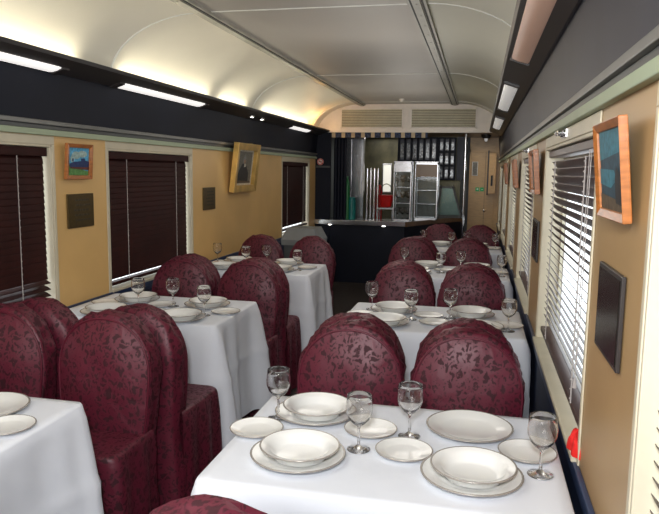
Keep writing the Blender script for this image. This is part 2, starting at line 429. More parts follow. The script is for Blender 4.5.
# hidden-in-cove uplight tubes (visible as glow only)
for y0, y1 in ((-1.5, -.3), (-.1, 1.1), (1.35, 3.3), (3.75, 5.1), (5.35, 6.0), (6.45, 8.3)):
    b = MB(); b.tube([(-2.125, y0, 2.085), (-2.125, y1, 2.085)], .014, 10); o = b.build('uplight_tube', M_uplit)
    tag(o, 'fluorescent tube glowing behind the lip of the left cove', 'light', 'tubes hidden in the left cove')

# ------------------------------------------------------------------ tables and cloths
TZ = .765
def table_and_cloth(x0, x1, y0, y1, tlabel, clabel, seed):
    cx, cy = (x0+x1)/2, (y0+y1)/2; hx, hy = (x1-x0)/2-.006, (y1-y0)/2-.006
    t = thing('dining_table', tlabel, 'table', (cx, cy, 0), group='dining tables under white cloths')
    MB().box((-hx+.012, -hy+.012, TZ-.035), (hx-.012, hy-.012, TZ-.006)).build('tabletop', M_brownw, t, bevel=.006)
    for sx in (-1, 1):
        for sy in (-1, 1):
            MB().tube([(sx*(hx-.08), sy*(hy-.08), 0), (sx*(hx-.08), sy*(hy-.08), TZ-.035)], .02, 10).build('leg', M_steel, t)
    rnd = random.Random(seed)
    # perimeter
    rc = .025; per = []
    corners = ((1, -1), (1, 1), (-1, 1), (-1, -1))
    for ci, (sx, sy) in enumerate(corners):
        a0 = -PI/2 + ci*PI/2
        for j in range(5):
            a = a0 + PI/2*j/4
            per.append((sx*(hx-rc)+rc*math.cos(a), sy*(hy-rc)+rc*math.sin(a), math.cos(a), math.sin(a), 1))
        nx, ny = corners[(ci+1) % 4]
        e0 = Vector((sx*(hx-rc)+rc*math.cos(a0+PI/2), sy*(hy-rc)+rc*math.sin(a0+PI/2)))
        e1 = Vector((nx*(hx-rc)+rc*math.cos(a0+PI/2), ny*(hy-rc)+rc*math.sin(a0+PI/2)))
        for j in range(1, 26):
            f = j/26; p = e0.lerp(e1, f); dc = min(f, 1-f)
            per.append((p.x, p.y, math.cos(a0+PI/2), math.sin(a0+PI/2), math.exp(-(dc/.11)**2)))
    n = len(per); rows = []
    ph = rnd.random()*6
    hem = .17
    for k_ in range(26):
        d = k_/25; z = TZ - d*(TZ-hem)
        row = []
        for i, (x, y, nx, ny, c) in enumerate(per):
            w = d**.8
            side = abs(ny)    # keep sides facing the chairs tighter
            s_ = i/n*TAU
            rip = (math.sin(s_*9+ph+d*.8) * .5 + math.sin(s_*17+ph*2) * .3 + .5*noise.noise(Vector((s_*5, d*1.5, seed))))
            o = w*(.018*(1-.7*side) + (.075+.02*(seed % 3))*c*(1-.5*side) + .042*rip*(1-c*.6)) - .010*math.sin(min(1, d*6)*PI)*(1-c)*0
            crease = .006*math.exp(-((d-.45)/.03)**2) + .0025*math.exp(-((s_*n/TAU % 15 - 7.5)/.35)**2)
            o += crease
            zz = z - (.10*c*d**3) + (.0 if k_ else 0)
            if k_ == 0: row.append((x-nx*.004, y-ny*.004, TZ))
            elif k_ == 1: row.append((x+nx*.001, y+ny*.001, TZ-.008))
            else: row.append((x+nx*(o+.002), y+ny*(o+.002), max(zz, .03)))
        row = [(min(max(p_[0], XL+.020-cx), XR-.022-cx), p_[1], p_[2]) for p_ in row]
        rows.append(row)
    b = MB(); b.grid(rows, 0, closed=True, smooth=True)
    # top: fine grid mapped inside
    top = [rows[0]]
    for s_ in (.93, .85, .7, .5, .25, .02):
        top.append([(p[0]*s_, p[1]*s_, TZ + .0012*noise.noise(Vector((p[0]*s_*7, p[1]*s_*7, seed)))) for p in rows[0]])
    b.grid(top, 0, closed=True, smooth=True, flip=True)
    b.add(top[-1], [tuple(range(n))], 0)
    o = b.build('tablecloth', M_linen, loc=(cx, cy, 0), weld=True)
    tag(o, clabel, 'tablecloth', 'white tablecloths')
    return t
TB = {
 'R1': (-.67, .25, 1.44, 2.11), 'R2': (-.68, .25, 3.12, 3.80), 'R3': (-.68, .25, 4.84, 5.52), 'R4': (-.68, .25, 6.52, 7.18),
 'L1': (-2.17, -1.23, 1.18, 1.88), 'L2': (-2.17, -1.235, 2.98, 3.64), 'L3': (-2.17, -1.20, 4.66, 5.29)}
TN = {'R1': 'nearest right-hand table', 'R2': 'second right-hand table', 'R3': 'third right-hand table', 'R4': 'farthest right-hand table',
      'L1': 'nearest left-hand table', 'L2': 'second left-hand table', 'L3': 'farthest left-hand table'}
CL = {'R1': 'white cloth over the big foreground table nearest the right wall', 'R2': 'white cloth over the second table along the right wall', 'R3': 'white cloth over the third table along the right wall, mostly behind chairs',
      'R4': 'white cloth over the farthest small-looking table on the right', 'L1': 'white cloth of the table cut off at lower left', 'L2': 'white cloth with long corner fold on the second left-hand table', 'L3': 'white cloth over the farthest left-hand table'}
for i, kx in enumerate(TB):
    table_and_cloth(*TB[kx], 'rectangular four-seat %s hidden under a white cloth' % TN[kx], CL[kx], i+3)

# ------------------------------------------------------------------ covered chairs
def wz(z, top=.945):
    zc = .715; h = top-zc
    if z >= zc: return .198*max(0, 1-((z-zc)/h)**2.15)**.5
    return .198 - .028*((zc-z)/.3)**1.6 if z > .45 else .173 + .02*(.45-z)/.45
def outline(top=.945, n=26, zlow=.43, grow=0.):
    # points from bottom-left, over the top, to bottom-right
    pts = []; zc = .715
    for i in range(10):
        z = zlow + (zc-zlow)*i/10; pts.append((-(wz(z)+grow), z))
    for i in range(n+1):
        a = PI - PI*i/n; ca = math.cos(a); sa = math.sin(a)
        x = .198*abs(ca)**.92*(1 if ca > 0 else -1); z = zc + (top-zc)*abs(sa)**.95
        l = math.hypot(x, z-zc); pts.append((x*(1+grow/l), zc+(z-zc)*(1+grow/l)))
    for i in range(9, -1, -1):
        z = zlow + (zc-zlow)*i/10; pts.append((wz(z)+grow, z))
    return pts
def make_chair(seed, label, sd=.25):
    rnd = random.Random(seed); nz = lambda a, b_, c: noise.noise(Vector((a, b_, c+seed*7.3)))
    t = thing('covered_chair', label, 'chair', group='burgundy covered dining chairs')
    top = .945
    FY = .0                       # face plane of the backrest, sitter side at -y
    lean = lambda z: .05*max(0, z-.45)
    # front panel
    b = MB(); o = outline(top-.012, 30, .42); rows = []
    cx, cz = 0, .68
    for s_ in (1, .96, .88, .75, .58, .38, .18):
        row = []
        for x, z in o:
            X = cx + (x-cx)*s_; Z = cz + (z-cz)*s_
            r = 1-s_
            yy = FY + lean(Z) - .035*math.sin(min(1, r*1.6)*PI/2) + .006*nz(X*9, Z*9, 0)*min(1, r*4)
            if Z < .60:
                yy += .010*math.sin(X*55+seed+Z*20)*min(1, r*4)*(.60-Z)/.17
            row.append((X, yy, Z))
        rows.append(row)
    b.grid(rows, 0, closed=True, smooth=True); b.add(rows[-1], [tuple(range(len(o)))], 0, True)
    b.build('front_panel', M_dam, t, weld=True)
    b = MB(); b.tube([(x, FY+lean(z)-.001, z) for x, z in outline(top-.012, 30, .42)], .0045, 6).build('piping', M_pipe, t)
    # gathered hood going back from the panel edge and falling to the floor
    b = MB(); rows = []; D = .115
    o2 = outline(top, 30, .03)
    prof = [(0, -.010), (.04, .002), (.10, .008), (.18, .004), (.28, .009), (.40, .005), (.52, .009), (.64, .005), (.76, .006), (.86, .002), (.94, -.006), (1.0, -.03)]
    nn = len(o2)
    for d, gr in prof:
        row = []
        for i, (x, z) in enumerate(outline(top, 30, .03)):
            l = math.hypot(x, max(z-.7, -.0)) or 1
            q = i/(nn-1)
            w = math.sin(PI*min(1, max(0, d)))
            fold = w*(.004*math.sin(q*62+seed*1.7+5*d) + .014*nz(q*9, d*2.6, 1) + .013*nz(q*22, d*4.5, 5) + .0035*math.sin(q*117+seed-8*d))
            g = gr + fold
            if z < .7: X = x + (1 if x > 0 else -1)*g*(1 if z > .42 else 1); Z = z
            else: X = x*(1+g/l); Z = z + (z-.7)*g/l
            if z < .45: X += (1 if x > 0 else -1)*(.006*(.45-z)/.45)
            Z = max(Z, .015)
            row.append((X, FY + lean(Z) + d*D*(1+.12*nz(q*6, 3, 2)) , Z))
        rows.append(row)
    b.grid(rows, 0, smooth=True)
    last = rows[-1]                                     # back face as strips between mirrored points
    half = nn//2; backrows = []
    for i in range(half+1):
        p, q = Vector(last[i]), Vector(last[nn-1-i]); row = []
        for j in range(13):
            f = j/12; v = p.lerp(q, f)
            v.y += .018*math.sin(f*PI) + .010*math.sin(f*26+seed)*(max(0, .9-v.z))*math.sin(f*PI)
            row.append(v)
        backrows.append(row)
    b.grid(backrows, 0, smooth=True, flip=True)
    b.build('hood', M_dam, t, weld=True)
    # seat and floor-length skirt (toward -y)
    b = MB(); hw = .195
    per = []
    rc = .05
    pts = [(-hw, .05), (-hw, -sd+rc)]
    for j in range(1, 6): a = PI + PI/2*j/6; pts.append((-hw+rc+rc*math.cos(a), -sd+rc+rc*math.sin(a)))
    pts.append((-hw+rc, -sd)); pts.append((hw-rc, -sd))
    for j in range(1, 6): a = -PI/2 + PI/2*j/6; pts.append((hw-rc+rc*math.cos(a), -sd+rc+rc*math.sin(a)))
    pts += [(hw, -sd+rc), (hw, .05)]
    fine = []
    for i in range(len(pts)-1):
        a, c = Vector(pts[i]), Vector(pts[i+1]); m_ = max(1, int((c-a).length/.014))
        for j in range(m_): fine.append(a.lerp(c, j/m_))
    fine.append(Vector(pts[-1]))
    rows = []
    for z, gr, w in ((.485, -.035, 0), (.487, -.012, 0), (.478, 0, .0), (.46, .004, .2), (.38, .010, .6), (.25, .013, .9), (.12, .015, 1), (.015, .017, 1.1)):
        row = []
        for i, p in enumerate(fine):
            nrm = Vector((p.x/hw, (p.y+.14)/.2)); nrm.normalize()
            f = gr + w*(.012*math.sin(i*.62+seed) + .008*nz(i*.11, z*2, 4))
            row.append((p.x+nrm.x*f, min(p.y+nrm.y*f, .07), z))
        rows.append(row)
    b.grid(rows, 0, smooth=True)
    b.build('skirt', M_dam, t, weld=True)
    b = MB(); rr = [[(x*.985, y, .480+.014*math.cos(x/.41*PI)*math.sin(min(1, (y+sd)/sd)*PI*.8+.3) + .003*nz(x*14, y*14, 6)) for x in [(-hw+.015)+(2*hw-.03)*i/14 for i in range(15)]] for y in [-sd+.012+(sd+.03)*j/12 for j in range(13)]]
    b.grid(rr, 0, smooth=True); b.build('seat', M_dam, t)
    PK[t.name] = kids(t)
    return t
protos = {-1: [make_chair(q, 'x') for q in (1, 2, 3)], 1: [make_chair(q, 'x', .33) for q in (4, 5, 6)]}
used = {}
def chair(i, x, y, face, label, rz=0.):
    # (x, y) = centre of the backrest face; face = -1 looks to the viewpoint, +1 looks to the bar
    p = protos[face][i % 3]; r = (0 if face < 0 else PI) + rz
    if (face, i % 3) not in used:
        used[(face, i % 3)] = True; p.location = (x, y, 0); p.rotation_euler = (0, 0, r); p['label'] = label; return p
    return dup(p, 'covered_chair', (x, y, 0), r, label)
ch = [
 (-.455, 2.39, -1, 'R1', 'big burgundy covered chair behind the nearest right-hand table, aisle side'),
 (-.015, 2.39, -1, 'R2', 'big burgundy covered chair behind the nearest right-hand table, window side'),
 (-.475, 2.69, 1, '', 'burgundy covered chair facing second right-hand table, aisle side, mostly hidden behind another'),
 (-.025, 2.69, 1, '', 'burgundy covered chair facing second right-hand table, window side, mostly hidden behind another'),
 (-.45, 4.09, -1, '', 'burgundy chair behind the second right-hand table, aisle side'),
 (-.02, 4.09, -1, '', 'burgundy chair behind the second right-hand table, window side'),
 (-.46, 4.39, 1, '', 'burgundy chair facing third right-hand table, aisle side, hidden behind its neighbour'),
 (-.02, 4.39, 1, '', 'burgundy chair facing third right-hand table, window side, hidden behind its neighbour'),
 (-.56, 5.81, -1, '', 'small distant burgundy chair behind the third right-hand table, aisle side'),
 (-.08, 5.81, -1, '', 'small distant burgundy chair behind the third right-hand table, window side'),
 (-.54, 6.11, 1, '', 'distant burgundy chair facing the farthest right-hand table, aisle side'),
 (-.07, 6.11, 1, '', 'distant burgundy chair facing the farthest right-hand table, window side'),
 (-.42, 7.47, -1, '', 'farthest burgundy chair behind the last right-hand table, aisle side, below the bar'),
 (.03, 7.47, -1, '', 'farthest burgundy chair behind the last right-hand table, window side'),
 (-1.44, 2.30, -1, '', 'large burgundy chair behind nearest left-hand table, aisle side'),
 (-1.92, 2.30, -1, '', 'large burgundy chair behind nearest left-hand table, window side, at the left edge'),
 (-1.40, 2.60, 1, '', 'burgundy chair facing second left-hand table, aisle side, its seat skirt seen from aisle'),
 (-1.88, 2.60, 1, '', 'burgundy chair facing second left-hand table, window side, hood seen behind another'),
 (-1.42, 3.93, -1, '', 'tall burgundy chair behind second left-hand table, aisle side'),
 (-1.88, 3.94, -1, '', 'burgundy chair behind second left-hand table, window side'),
 (-1.42, 4.23, 1, '', 'burgundy chair facing farthest left-hand table, aisle side, back to another chair'),
 (-1.90, 4.24, 1, '', 'burgundy chair facing farthest left-hand table, window side, back to another chair'),
 (-1.42, 5.58, -1, '', 'burgundy chair behind the farthest left-hand table, aisle side, beside grey bin'),
 (-1.90, 5.58, -1, '', 'burgundy chair behind the farthest left-hand table, window side'),
 (-.43, 1.08, 1, '', 'burgundy chair at the bottom edge, only the top of its hood showing'),
]
rr = random.Random(5)
for i, (x, y, f, _, l) in enumerate(ch):
    chair(i, x, y, f, l, rr.uniform(-.05, .05))

# ------------------------------------------------------------------ tableware
def plate(kind, name):
    if kind == 'dinner': r, h, well = .128, .020, .082
    elif kind == 'side': r, h, well = .079, .014, .050
    else: r, h, well = .108, .034, .072
    bot = .0035
    prof = [(0, .001), (well*.9, .001), (well*.93, 0), (well, .002)] + ([(well*1.08, h*.5), ] if kind == 'soup' else []) + [(r*.985, h-.004), (r, h-.001), (r*.985, h), (r*.955, h-.0008)]
    if kind == 'soup': prof += [(well*1.12, h*.62+.004), (well*.97, h*.28), (well*.8, bot+.001), (0, bot)]
    else: prof += [(well*1.04, h*.42), (well*.92, bot+.001), (0, bot)]
    n = len(prof)-1; mid = [0]*n
    j = [i for i, p in enumerate(prof) if p[0] == r][0]
    for q in (j-1, j, j+1): mid[q] = 1
    mb = MB(); mb.lathe(prof, 40, mid=mid)
    o = mb.build(name, [M_porc, M_rim], weld=True); return o
P = {'dinner': plate('dinner', 'dinner_plate'), 'soup': plate('soup', 'soup_plate'), 'side': plate('side', 'side_plate')}
for o in P.values(): C.objects.unlink(o)
def glass_obj():
    out = [(0, 0), (.031, 0), (.033, .0015), (.030, .004), (.012, .008), (.0045, .014), (.0036, .03), (.0036, .060), (.006, .068), (.018, .076), (.030, .090), (.0365, .108), (.0375, .122), (.0355, .142), (.0335, .157), (.0325, .158)]
    inn = [(.0322, .1572), (.0346, .142), (.0366, .122), (.0356, .1085), (.029, .0915), (.016, .080), (.006, .0745), (0, .0735)]
    mb = MB(); mb.lathe(out+inn, 32); o = mb.build('wine_glass', M_glass, weld=True); C.objects.unlink(o); return o
G = glass_obj()
PG = {'dinner': ('dinner_plate', 'plate', 'white dinner plates'), 'soup': ('soup_plate', 'plate', 'white soup plates'), 'side': ('side_plate', 'plate', 'white side plates')}
def put(kind, x, y, label, z=TZ+.0015, sc=1):
    if kind == 'glass': src = G; c_, g = 'glass', 'empty stemmed wine glasses'
    else: src = P[kind]; c_, g = 'plate', PG[kind][2]
    if kind != 'glass' and y < 4.2: k_ = .983 if kind == 'side' else .976; x, y = x*k_, y*k_
    o = src.copy(); C.objects.link(o); o.location = (x, y, z); o.rotation_euler = (0, 0, random.random()*6); o.scale = (sc,)*3
    tag(o, label, c_, g); return o
SZ = TZ+.0015+.0055
def stack(x, y, where, kinds=('dinner', 'soup'), dx=.004, dy=.004):
    put('dinner', x, y, 'white dinner plate under a soup plate, ' + where)
    if 'soup' in kinds: put('soup', x+dx, y+dy, 'white rimmed soup plate on a dinner plate, ' + where, SZ)
def place_table(tab, data):
    nm = TN[tab]
    for kind, x, y, seat in data:
        w = '%s of %s' % (seat, nm)
        if kind == 'stack': stack(x, y, w)
        else:
            nmk = {'dinner': 'single white dinner plate', 'side': 'small white side plate', 'glass': 'empty wine glass'}[kind]
            put(kind, x, y, '%s, %s' % (nmk, w))
place_table('R1', [('stack', -.455, 1.672, 'near aisle seat'), ('stack', -.485, 1.995, 'far aisle seat'), ('stack', .010, 1.665, 'near window seat'), ('dinner', .0, 1.990, 'far window seat'),
    ('side', -.622, 1.812, 'left edge'), ('side', -.290, 1.895, 'middle, left of tall glass'), ('side', -.175, 1.765, 'middle, nearer one'), ('side', .160, 1.840, 'right edge by window'),
    ('glass', -.580, 1.895, 'far left corner'), ('glass', -.297, 1.728, 'front middle'), ('glass', -.170, 1.856, 'centre'), ('glass', .182, 1.692, 'right edge by blind')])
place_table('R2', [('stack', -.443, 3.665, 'far aisle seat'), ('stack', -.455, 3.345, 'near aisle seat'), ('stack', -.02, 3.66, 'far window seat'), ('dinner', .02, 3.38, 'near window seat'),
    ('side', -.60, 3.49, 'left edge'), ('side', -.242, 3.56, 'middle, farther one'), ('side', -.20, 3.40, 'middle, nearer one'), ('side', .168, 3.43, 'right edge'),
    ('glass', -.560, 3.60, 'far left corner'), ('glass', -.323, 3.40, 'front middle'), ('glass', -.125, 3.49, 'centre'), ('glass', .165, 3.28, 'right edge by window')])
place_table('R3', [('stack', -.39, 5.40, 'far aisle seat'), ('side', -.25, 5.21, 'middle'), ('stack', .0, 5.40, 'far window seat'), ('side', .165, 5.20, 'right edge'), ('stack', -.46, 5.05, 'near aisle seat'), ('stack', .0, 5.05, 'near window seat'),
    ('glass', -.575, 5.36, 'left edge'), ('glass', -.265, 5.10, 'front middle'), ('glass', -.12, 5.25, 'centre'), ('glass', .185, 5.06, 'right edge')])
place_table('R4', [('stack', -.38, 7.06, 'far aisle seat'), ('side', .16, 6.88, 'right edge'), ('stack', .0, 7.05, 'far window seat'),
    ('glass', -.56, 7.08, 'left edge'), ('glass', -.26, 6.90, 'front middle'), ('glass', -.11, 7.00, 'centre'), ('glass', .18, 6.90, 'right edge')])
place_table('L1', [('dinner', -1.52, 1.76, 'far aisle seat'), ('side', -1.345, 1.64, 'right edge'), ('stack', -1.96, 1.74, 'far window seat'), ('side', -1.72, 1.60, 'middle'), ('glass', -1.60, 1.61, 'middle')])
place_table('L2', [('side', -2.08, 3.39, 'left edge by window'), ('stack', -1.95, 3.17, 'near window seat'), ('stack', -1.955, 3.525, 'far window seat'), ('side', -1.745, 3.42, 'middle'),
    ('stack', -1.50, 3.14, 'near aisle seat'), ('stack', -1.50, 3.50, 'far aisle seat'), ('side', -1.325, 3.34, 'right edge by aisle'), ('side', -1.70, 3.22, 'middle, nearer one'),
    ('glass', -1.83, 3.31, 'left of centre'), ('glass', -1.645, 3.36, 'centre'), ('glass', -1.385, 3.19, 'right, nearest the aisle')])
place_table('L3', [('stack', -1.93, 5.17, 'far window seat'), ('stack', -1.93, 4.82, 'near window seat'), ('stack', -1.50, 5.16, 'far aisle seat'), ('side', -1.30, 5.00, 'right edge by aisle'), ('stack', -1.48, 4.80, 'near aisle seat'),
    ('glass', -2.10, 5.12, 'left edge by wall'), ('glass', -1.80, 4.98, 'left of centre'), ('glass', -1.67, 5.12, 'centre'), ('glass', -1.345, 4.88, 'right, nearest the aisle')])

# ------------------------------------------------------------------ pictures and plaques
def picture(name, label, side, yc, zc, w, h, fm, fw, shapes, base, tilt=6., depth=.022, off=.0, cat='picture'):
    """hung on a side wall; local x = along wall (left to right as seen), local z = up, local -y = toward room"""
    X = XL if side < 0 else XR
    t = thing(name, label, cat)
    rz = R(90) if side < 0 else R(-90)
    hh = h/2
    # tilt: top leans into room, pivot at the bottom edge
    t.location = (X - side*(.012 + off + math.sin(R(tilt))*hh + depth*.5), yc, zc)
    t.rotation_euler = (R(tilt), 0, rz)
    hw = w/2; b = MB()
    iw, ih = hw-fw, hh-fw
    for poly in ([(-hw,-hh),(hw,-hh),(iw,-ih),(-iw,-ih)], [(hw,-hh),(hw,hh),(iw,ih),(iw,-ih)], [(hw,hh),(-hw,hh),(-iw,ih),(iw,ih)], [(-hw,hh),(-hw,-hh),(-iw,-ih),(-iw,ih)]):
        b.prism(poly, lambda x, z: (x, depth/2, z), lambda x, z: (x*1.0, -depth/2 if max(abs(x)/hw, abs(z)/hh) > .995 else -depth/2+.006, z))
    b.build('frame', fm, t, bevel=.002)
    MB().box((-iw-.003, depth/2-.006, -ih-.003), (iw+.003, depth/2-.001, ih+.003)).build('canvas', base, t)
    yy = depth/2-.0065; bm_ = MB(); ms = []
    for i, (m, poly) in enumerate(shapes):
        if m not in ms: ms.append(m)
        y_ = yy - .0004*(i+1)
        bm_.add([(x*iw, y_, z*ih) for x, z in poly], [tuple(range(len(poly)))], ms.index(m))
    if shapes:
        o = bm_.build('painting', [M_canv[m] for m in ms], t)
    return t
def ell(cx, cz, rx, rz, n=16): return [(cx+rx*math.cos(TAU*i/n), cz+rz*math.sin(TAU*i/n)) for i in range(n)]
train = [('sky', [(-1,-1),(1,-1),(1,1),(-1,1)]), ('grass', [(-1,-1),(1,-1),(1,-.72),(.2,-.55),(-1,-.25)]), ('steam', ell(-.25,.45,.42,.28)), ('steam', ell(.35,.55,.45,.25)), ('steam', ell(-.6,.2,.2,.25)),
    ('loco', [(-.85,-.40),(1,-.40),(1,.02),(.5,.10),(.1,.02),(-.5,-.02),(-.85,-.15)]), ('loco', [(-.65,0),(-.5,0),(-.5,.22),(-.65,.22)]), ('loco', [(.2,.0),(.6,.0),(.6,.25),(.2,.22)]), ('rust', [(-.8,-.50),(1,-.62),(1,-.40),(-.8,-.40)])]
tx = picture('train_picture', 'small bright blue picture of a steam train in orange wood frame', -1, 3.325, 1.562, .24, .195, M_wood, .022, train, M_canv['sky'], tilt=4)
portrait = [('mat', [(-1,-1),(1,-1),(1,1),(-1,1)]), ('fog', [(-.86,-.90),(.86,-.90),(.86,.90),(-.86,.90)]), ('coat', [(-.7,-.85),(.6,-.85),(.55,-.3),(.3,.05),(.1,.25),(-.2,.2),(-.45,-.1),(-.65,-.45)]),
    ('hair', ell(.0,.40,.17,.2)), ('skin', ell(.04,.34,.12,.13)), ('hair', [(-.15,.5),(.2,.48),(.02,.78)]), ('mat', [(.0,.02),(.2,.05),(.15,.22),(.0,.2)]), ('earth', [(-.86,-.90),(.86,-.90),(.86,-.80),(-.86,-.72)])]
picture('portrait_painting', 'large gilt-framed portrait of a dark seated figure on left wall', -1, 5.93, 1.550, .60, .45, M_giltm, .062, portrait, M_canv['mat'], tilt=7, depth=.05)
coast = [('night', [(-1,-1),(1,-1),(1,1),(-1,1)]), ('tealp', [(-1,.25),(1,.45),(1,1),(-1,1)]), ('tealp', [(-1,-.35),(-.1,-.45),(.5,-.2),(.2,.0),(-1,.05)]), ('earth', [(-1,-1),(1,-1),(1,-.85),(.2,-.7),(-1,-.6)]), ('coat', [(.3,-.8),(.8,-.85),(.7,-.1),(.45,.1),(.3,-.2)])]
picture('framed_picture', 'dark blue-green picture in orange wood frame nearest on right wall', 1, 1.455, 1.540, .285, .200, M_wood, .018, coast, M_canv['night'], tilt=6, depth=.018)
far1 = [('fog', [(-1,-1),(1,-1),(1,1),(-1,1)]), ('coat', [(-.5,-.9),(.6,-.9),(.3,.3),(-.3,.3)])]
picture('framed_picture', 'dark picture in orange frame between first two right-hand blinds', 1, 3.43, 1.54, .34, .21, M_wood, .020, far1, M_canv['fog'], tilt=5, depth=.025)
picture('framed_picture', 'distant orange-framed picture on right wall, third from the viewpoint', 1, 5.22, 1.53, .34, .21, M_wood, .020, far1, M_canv['fog'], tilt=6, depth=.025)
picture('framed_picture', 'farthest orange-framed picture on the right wall', 1, 7.05, 1.53, .34, .21, M_wood, .020, far1, M_canv['fog'], tilt=5, depth=.025)
def plaque(label, side, yc, zc, w, h, m, lines=5, rim=M_bronze):
    X = XL if side < 0 else XR
    t = thing('wall_plaque', label, 'plaque', (X - side*.002, yc, zc), group='dark rectangular wall plaques'); t.rotation_euler = (0, 0, R(90) if side < 0 else R(-90))
    b = MB().box((-w/2, -.009, -h/2), (w/2, .0, h/2)); b.build('plate', rim, t, bevel=.002)
    MB().box((-w/2+.010, -.0105, -h/2+.010), (w/2-.010, -.0088, h/2-.010)).build('inner_panel', m, t)
    if lines:
        b = MB(); rnd = random.Random(3)
        for i in range(lines):
            z = h/2-.03-(h-.05)*i/lines; x = -w*.30*rnd.uniform(.7, 1)
            while x < w*.28:
                l = rnd.uniform(.012, .03); b.box((x, -.0114, z-.010), (min(x+l, w*.34), -.0104, z)); x += l+.007
        b.build('engraved_lines', M_engr, t)
    for sx in (-1, 1):
        for sz in (-1, 1):
            pass
    return t
plaque('bronze engraved plaque below the small train picture', -1, 3.36, 1.288, .25, .19, M_bronze)
plaque('dark bronze plaque between left blind and the gilt portrait', -1, 5.20, 1.288, .25, .185, M_bronze)
plaque('dark glossy panel below the nearest picture on right wall', 1, 1.50, 1.235, .25, .195, M_glossb, 0, rim=M_fixt)
plaque('dark glossy plaque on right wall between first two blinds', 1, 3.46, 1.205, .29, .20, M_glossb, 0, rim=M_fixt)

# small bright reflective shape etched on dark panel is left to lighting; red cloth on sill
b = MB(); rnd = random.Random(9); rows = []
for j in range(9):
    a = j/8*PI/2; row = []
    for i in range(22):
        th = TAU*i/22; rr_ = math.cos(a)*(.032+.010*math.sin(3*th+1)+.006*math.sin(7*th)) + .004
        row.append((rr_*.8*math.cos(th), rr_*1.3*math.sin(th), .050*math.sin(a)*(1+.25*math.sin(4*th+j)) + .001))
    rows.append(row)
b.grid(rows, 0, closed=True); b.add(rows[-1], [tuple(range(22))])
o = b.build('red_cloth', M_redc, loc=(XR+.004, 1.835, Z0+.0205)); tag(o, 'crumpled bright red cloth on the cream window sill', 'cloth')

# no-smoking sign on the navy side of the bar partition is added with the bar

# ------------------------------------------------------------------ header over the bar with grilles
b = MB(); arch = [(XL+.03, 2.06), (XR-.03, 2.06)]
poly = [(XL-.0, 2.055), (XR+.0, 2.055)] + [(x, z) for x, z in cr] + [(x, z) for x, z in cl[::-1]]
b.prism(poly, lambda x, z: (x, YH, z), lambda x, z: (x, YH+.10, z))
b.box((XL-.1, YH+.1, 2.08), (XR+.1, YE, 2.12), 1)
struct(b.build('wall_header', [M_header, M_brownw]))
b = MB(); b.box((XL, YH-.012, 2.050), (XR-.02, YH, 2.066)); b.box((-.985, YH-.01, 2.066), (-.955, YH, 2.40))
b.box((-1.93, YH-.008, 2.395), (-.02, YH, 2.410))
for i in range(40):
    x = -2.1+i*.055; b.lathe([(.0, .0), (.004, .0)], 6, c=(x, YH-.013, 2.058)) if 0 else b.box((x, YH-.016, 2.055), (x+.008, YH-.012, 2.063))
struct(b.build('trim_30', M_header, bevel=.002))
for x0, x1, l in ((-1.87, -1.02, 'cream slatted air grille above bar, left one'), (-.93, -.07, 'cream slatted air grille above bar, right one')):
    t = thing('air_grille', l, 'vent', ((x0+x1)/2, YH, 2.235), group='air grilles over the bar'); hw = (x1-x0)/2
    b = MB()
    for a, c_ in (((-hw, -.012, -.135), (-hw+.02, 0, .135)), ((hw-.02, -.012, -.135), (hw, 0, .135)), ((-hw, -.012, .115), (hw, 0, .135)), ((-hw, -.012, -.135), (hw, 0, -.115))): b.box(a, c_)
    b.build('frame', M_header, t, bevel=.002)
    b = MB(); b.box((-hw+.02, -.001, -.115), (hw-.02, .0, .115), 1)
    for i in range(11):
        z = -.110+i*.021; M = Matrix.Translation((0, -.006, z+.008)) @ Matrix.Rotation(R(-50), 4, 'X'); b.box((-hw+.02, -.010, -.0012), (hw-.02, .008, .0012), 0, M)
    b.build('louvres', [M_grille, M_slot], t)
o = MB().lathe([(0, -.03), (.012, -.03), (.022, -.018), (.03, -.01), (.032, 0), (0, 0)], 18).build('ceiling_sensor', M_header, loc=(-.98, 8.3, ZCEIL)); tag(o, 'small white round sensor on ceiling before the grilles', 'sensor')

# ------------------------------------------------------------------ bar
BX1 = -.97; BZ = .86
# left navy partition panel
b = MB(); b.box((XL, YH, 0), (-2.0, YH+.05, 2.06), 0); struct(b.build('wall_partition', M_navy))
b = MB(); b.box((XL, YH-.012, 1.575), (-2.0, YH, 1.60)); struct(b.build('trim_31', M_cdark, bevel=.003))
t = thing('no_smoking_sign', 'small round red and white no smoking sign on navy partition', 'sign', (-2.14, YH-.001, 1.655))
b = MB(); b.lathe([(0, .004), (.045, .004), (.045, 0)], 24); o = b.build('disc', M_header, t, rot=(R(90), 0, 0))
b = MB(); b.lathe([(.032, .0055), (.043, .0055), (.043, .004)], 24); b.box((-.036, -.004, .0045), (.036, .004, .0056), 0, Matrix.Rotation(R(-45), 4, 'Z')); b.build('red_ring', mat('sign_red', (.6, .05, .04), .5), t, rot=(R(90), 0, 0))
b = MB(); b.box((-.024, -.004, .0042), (.020, .004, .0052)); b.build('cigarette_mark', M_black, t, rot=(R(90), 0, 0))
